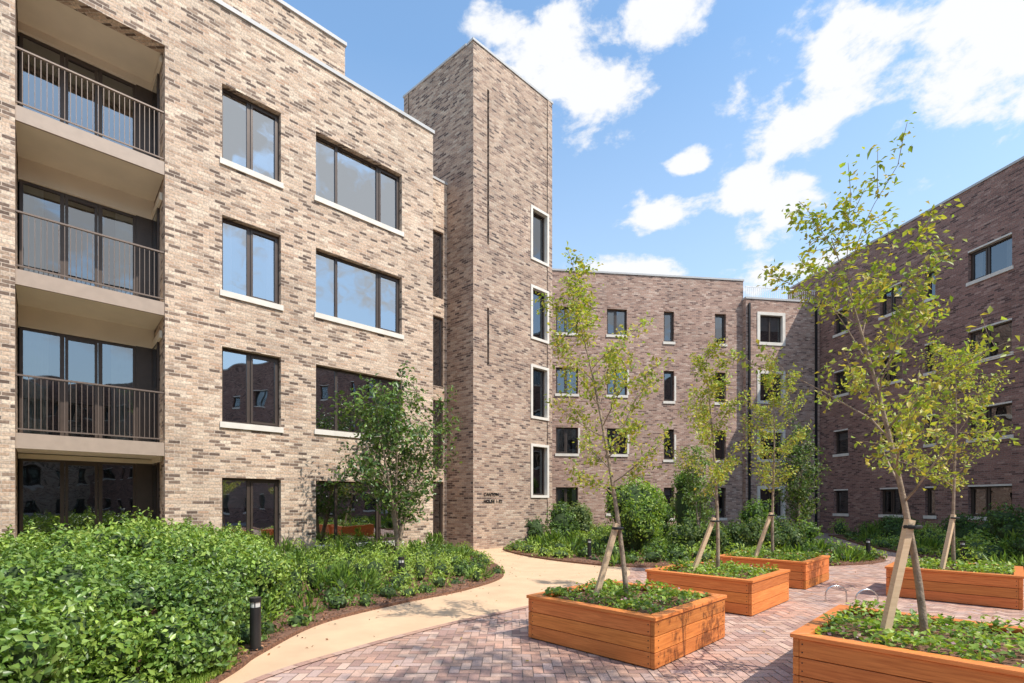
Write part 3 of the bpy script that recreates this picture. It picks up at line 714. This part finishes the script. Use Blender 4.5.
tree('multi_stem_tree', (-2.85, 12.5, .04), 4.6, (0, 0), .05, 13, .26, 1.5, 28, 6, 15, .125, G_MID+G_DARK+G_DARK, 33, stems=5, spread=1.25, asp=.5, mat=M_LEAFG, wob=.01)
tree('multi_stem_tree', (10.4, 18.2, .04), 4.2, (0, 0), .04, 11, .2, 1.1, 35, 5, 16, .12, G_DARK+G_OLIVE, 35, stems=4, spread=.6)
tree('small_olive_tree', (6.4, 17.2, .04), 3.4, (0, 0), .04, 11, .3, .9, 40, 5, 16, .11, G_OLIVE+G_MID, 37, stems=2, spread=.4)
tree('courtyard_tree', (5.35, .45, .0), 9.2, (-.2, .2), .12, 22, .6, 2.0, 25, 7, 18, .12, G_MID, 41)

# ------------------------------------------------------------------ bollard lights
def cyl(mb, c, r, z0, z1, n=20):
    mb.tube([(c[0], c[1], z0), (c[0], c[1], z1)], [r, r], n)
for c in ((-2.05, 9.25), (-2.72, 5.3), (2.15, 13.9), (9.9, 13.9), (11.9, 13.2)):
    e = empty('bollard_light'); m1 = MB(); m2 = MB()
    cyl(m1, c, .055, .03, .50); cyl(m1, c, .058, .555, .60); cyl(m1, c, .075, .0, .062); cyl(m2, c, .047, .50, .555)
    for k in range(4):
        a = k*math.pi/2+.4; cyl(m1, (c[0]+.05*math.cos(a), c[1]+.05*math.sin(a)), .005, .49, .56, 6)
    m1.obj('post', [M_BLACK], e); m2.obj('lens', [M_LENS], e)
for x_, y_ in ((5.25, 8.1), (5.5, 7.75)):
    mb = MB(); pts = [(x_-.17, y_, -.02), (x_-.17, y_, .12)]+[(x_+.17*math.cos(math.pi-k*math.pi/8), y_, .12+.14*math.sin(k*math.pi/8)) for k in range(1, 8)]+[(x_+.17, y_, .12), (x_+.17, y_, -.02)]
    mb.tube(pts, [.012]*len(pts), 8); mb.obj('steel_hoop', [M_STEEL], smooth=True)

# ------------------------------------------------------------------ world
w = bpy.data.worlds.new('World'); scene.world = w; w.use_nodes = True; nt = w.node_tree; nt.nodes.clear(); L = nt.links.new
out = N(nt, 'ShaderNodeOutputWorld'); bg = N(nt, 'ShaderNodeBackground'); bg.inputs['Strength'].default_value = .15
sky = N(nt, 'ShaderNodeTexSky'); sky.sky_type = 'NISHITA'; sky.sun_disc = False
EL = 52; SX, SY = .82, -.57
sky.sun_elevation = math.radians(EL); sky.sun_rotation = math.atan2(SX, SY); sky.altitude = 50; sky.air_density = 1.0; sky.dust_density = .6; sky.ozone_density = 2.0
tc = N(nt, 'ShaderNodeTexCoord'); acc = None
clouds = [((.70, 1, .86), .14, .08), ((.62, 1, .78), .10, .05), ((.98, 1, .92), .15, .10), ((.10, 1, .92), .14, .06), ((.16, 1, .80), .09, .06), ((-.04, 1, .84), .07, .04), ((.28, 1, .98), .09, .04),
          ((.29, 1, .575), .10, .03), ((.47, 1, .61), .09, .042), ((.54, 1, .57), .07, .035), ((.35, 1, .68), .035, .018), ((.58, 1, .475), .13, .028), ((.22, 1, .46), .12, .025), ((.8, 1, .52), .09, .03),
          ((.98, -.36, .60), .35, .16), ((.96, -.58, .85), .25, .2), ((.9, .1, .5), .22, .1), ((.8, -1, .5), .3, .15), ((-.3, -1, .6), .3, .2), ((-1, -.3, .8), .3, .2)]
for d, r, rz in clouds:
    v = Vector(d).normalized()
    a = N(nt, 'ShaderNodeVectorMath', operation='SUBTRACT'); a.inputs[1].default_value = v; L(tc.outputs['Generated'], a.inputs[0])
    b = N(nt, 'ShaderNodeVectorMath', operation='MULTIPLY'); b.inputs[1].default_value = (1/r, 1/r, 1/rz); L(a.outputs[0], b.inputs[0])
    c = N(nt, 'ShaderNodeVectorMath', operation='LENGTH'); L(b.outputs[0], c.inputs[0])
    m = N(nt, 'ShaderNodeMapRange'); m.inputs['From Min'].default_value = 1.5; m.inputs['From Max'].default_value = 0.; L(c.outputs['Value'], m.inputs['Value'])
    if acc is None: acc = m.outputs['Result']
    else:
        x = N(nt, 'ShaderNodeMath', operation='MAXIMUM'); L(acc, x.inputs[0]); L(m.outputs['Result'], x.inputs[1]); acc = x.outputs[0]
mp = N(nt, 'ShaderNodeMapping'); mp.inputs['Scale'].default_value = (1, 1, 1.7); L(tc.outputs['Generated'], mp.inputs['Vector'])
no = N(nt, 'ShaderNodeTexNoise'); no.inputs['Scale'].default_value = 11; no.inputs['Detail'].default_value = 7; no.inputs['Roughness'].default_value = .6; no.inputs['Distortion'].default_value = .15
L(mp.outputs[0], no.inputs['Vector'])
m1 = N(nt, 'ShaderNodeMath', operation='MULTIPLY_ADD'); m1.inputs[1].default_value = 2.6; m1.inputs[2].default_value = -1.3; L(no.outputs['Fac'], m1.inputs[0])
m2 = N(nt, 'ShaderNodeMath', operation='ADD'); L(m1.outputs[0], m2.inputs[0]); L(acc, m2.inputs[1])
m3 = N(nt, 'ShaderNodeMapRange'); m3.interpolation_type = 'SMOOTHSTEP'; m3.inputs['From Min'].default_value = .36; m3.inputs['From Max'].default_value = .78; L(m2.outputs[0], m3.inputs['Value'])
m4 = N(nt, 'ShaderNodeMath', operation='MULTIPLY'); L(m3.outputs['Result'], m4.inputs[0])
gt = N(nt, 'ShaderNodeMapRange'); gt.inputs['From Min'].default_value = .0; gt.inputs['From Max'].default_value = .25; L(acc, gt.inputs['Value']); L(gt.outputs['Result'], m4.inputs[1])
tint = N(nt, 'ShaderNodeVectorMath', operation='MULTIPLY'); tint.inputs[1].default_value = (2.0, 2.2, 2.1); L(sky.outputs[0], tint.inputs[0])
sx = N(nt, 'ShaderNodeSeparateXYZ'); L(tc.outputs['Generated'], sx.inputs[0])
hz = N(nt, 'ShaderNodeMapRange'); hz.inputs['From Min'].default_value = .66; hz.inputs['From Max'].default_value = .15; hz.inputs['To Min'].default_value = 0; hz.inputs['To Max'].default_value = .6; L(sx.outputs['Z'], hz.inputs['Value'])
hm = N(nt, 'ShaderNodeMixRGB'); hm.inputs['Color2'].default_value = (5.0, 5.8, 6.5, 1); L(hz.outputs['Result'], hm.inputs['Fac']); L(tint.outputs[0], hm.inputs['Color1'])
mx = N(nt, 'ShaderNodeMixRGB'); mx.inputs['Color2'].default_value = (6.6, 6.7, 6.9, 1); L(m4.outputs[0], mx.inputs['Fac']); L(hm.outputs[0], mx.inputs['Color1'])
L(mx.outputs[0], bg.inputs['Color']); L(bg.outputs[0], out.inputs['Surface'])

# ------------------------------------------------------------------ sun and camera
sd = bpy.data.lights.new('sun', 'SUN'); sd.energy = 5.0; sd.angle = math.radians(.5); sd.color = (1, .935, .845)
so = bpy.data.objects.new('sun', sd); COL.objects.link(so)
hl = math.hypot(SX, SY); el = math.radians(EL)
so.rotation_euler = Vector((SX/hl*math.cos(el), SY/hl*math.cos(el), math.sin(el))).to_track_quat('Z', 'Y').to_euler()
cam = bpy.data.cameras.new('camera'); co = bpy.data.objects.new('camera', cam); COL.objects.link(co)
co.location = (0, 0, 1.6); co.rotation_euler = (math.pi/2, 0, 0); cam.sensor_width = 36; cam.lens = 500/1024*36; cam.shift_y = 161.5/1024; cam.clip_end = 1500; cam.clip_start = .05
scene.camera = co
scene.view_settings.view_transform = 'Standard'; scene.view_settings.look = 'None'; scene.view_settings.exposure = 0
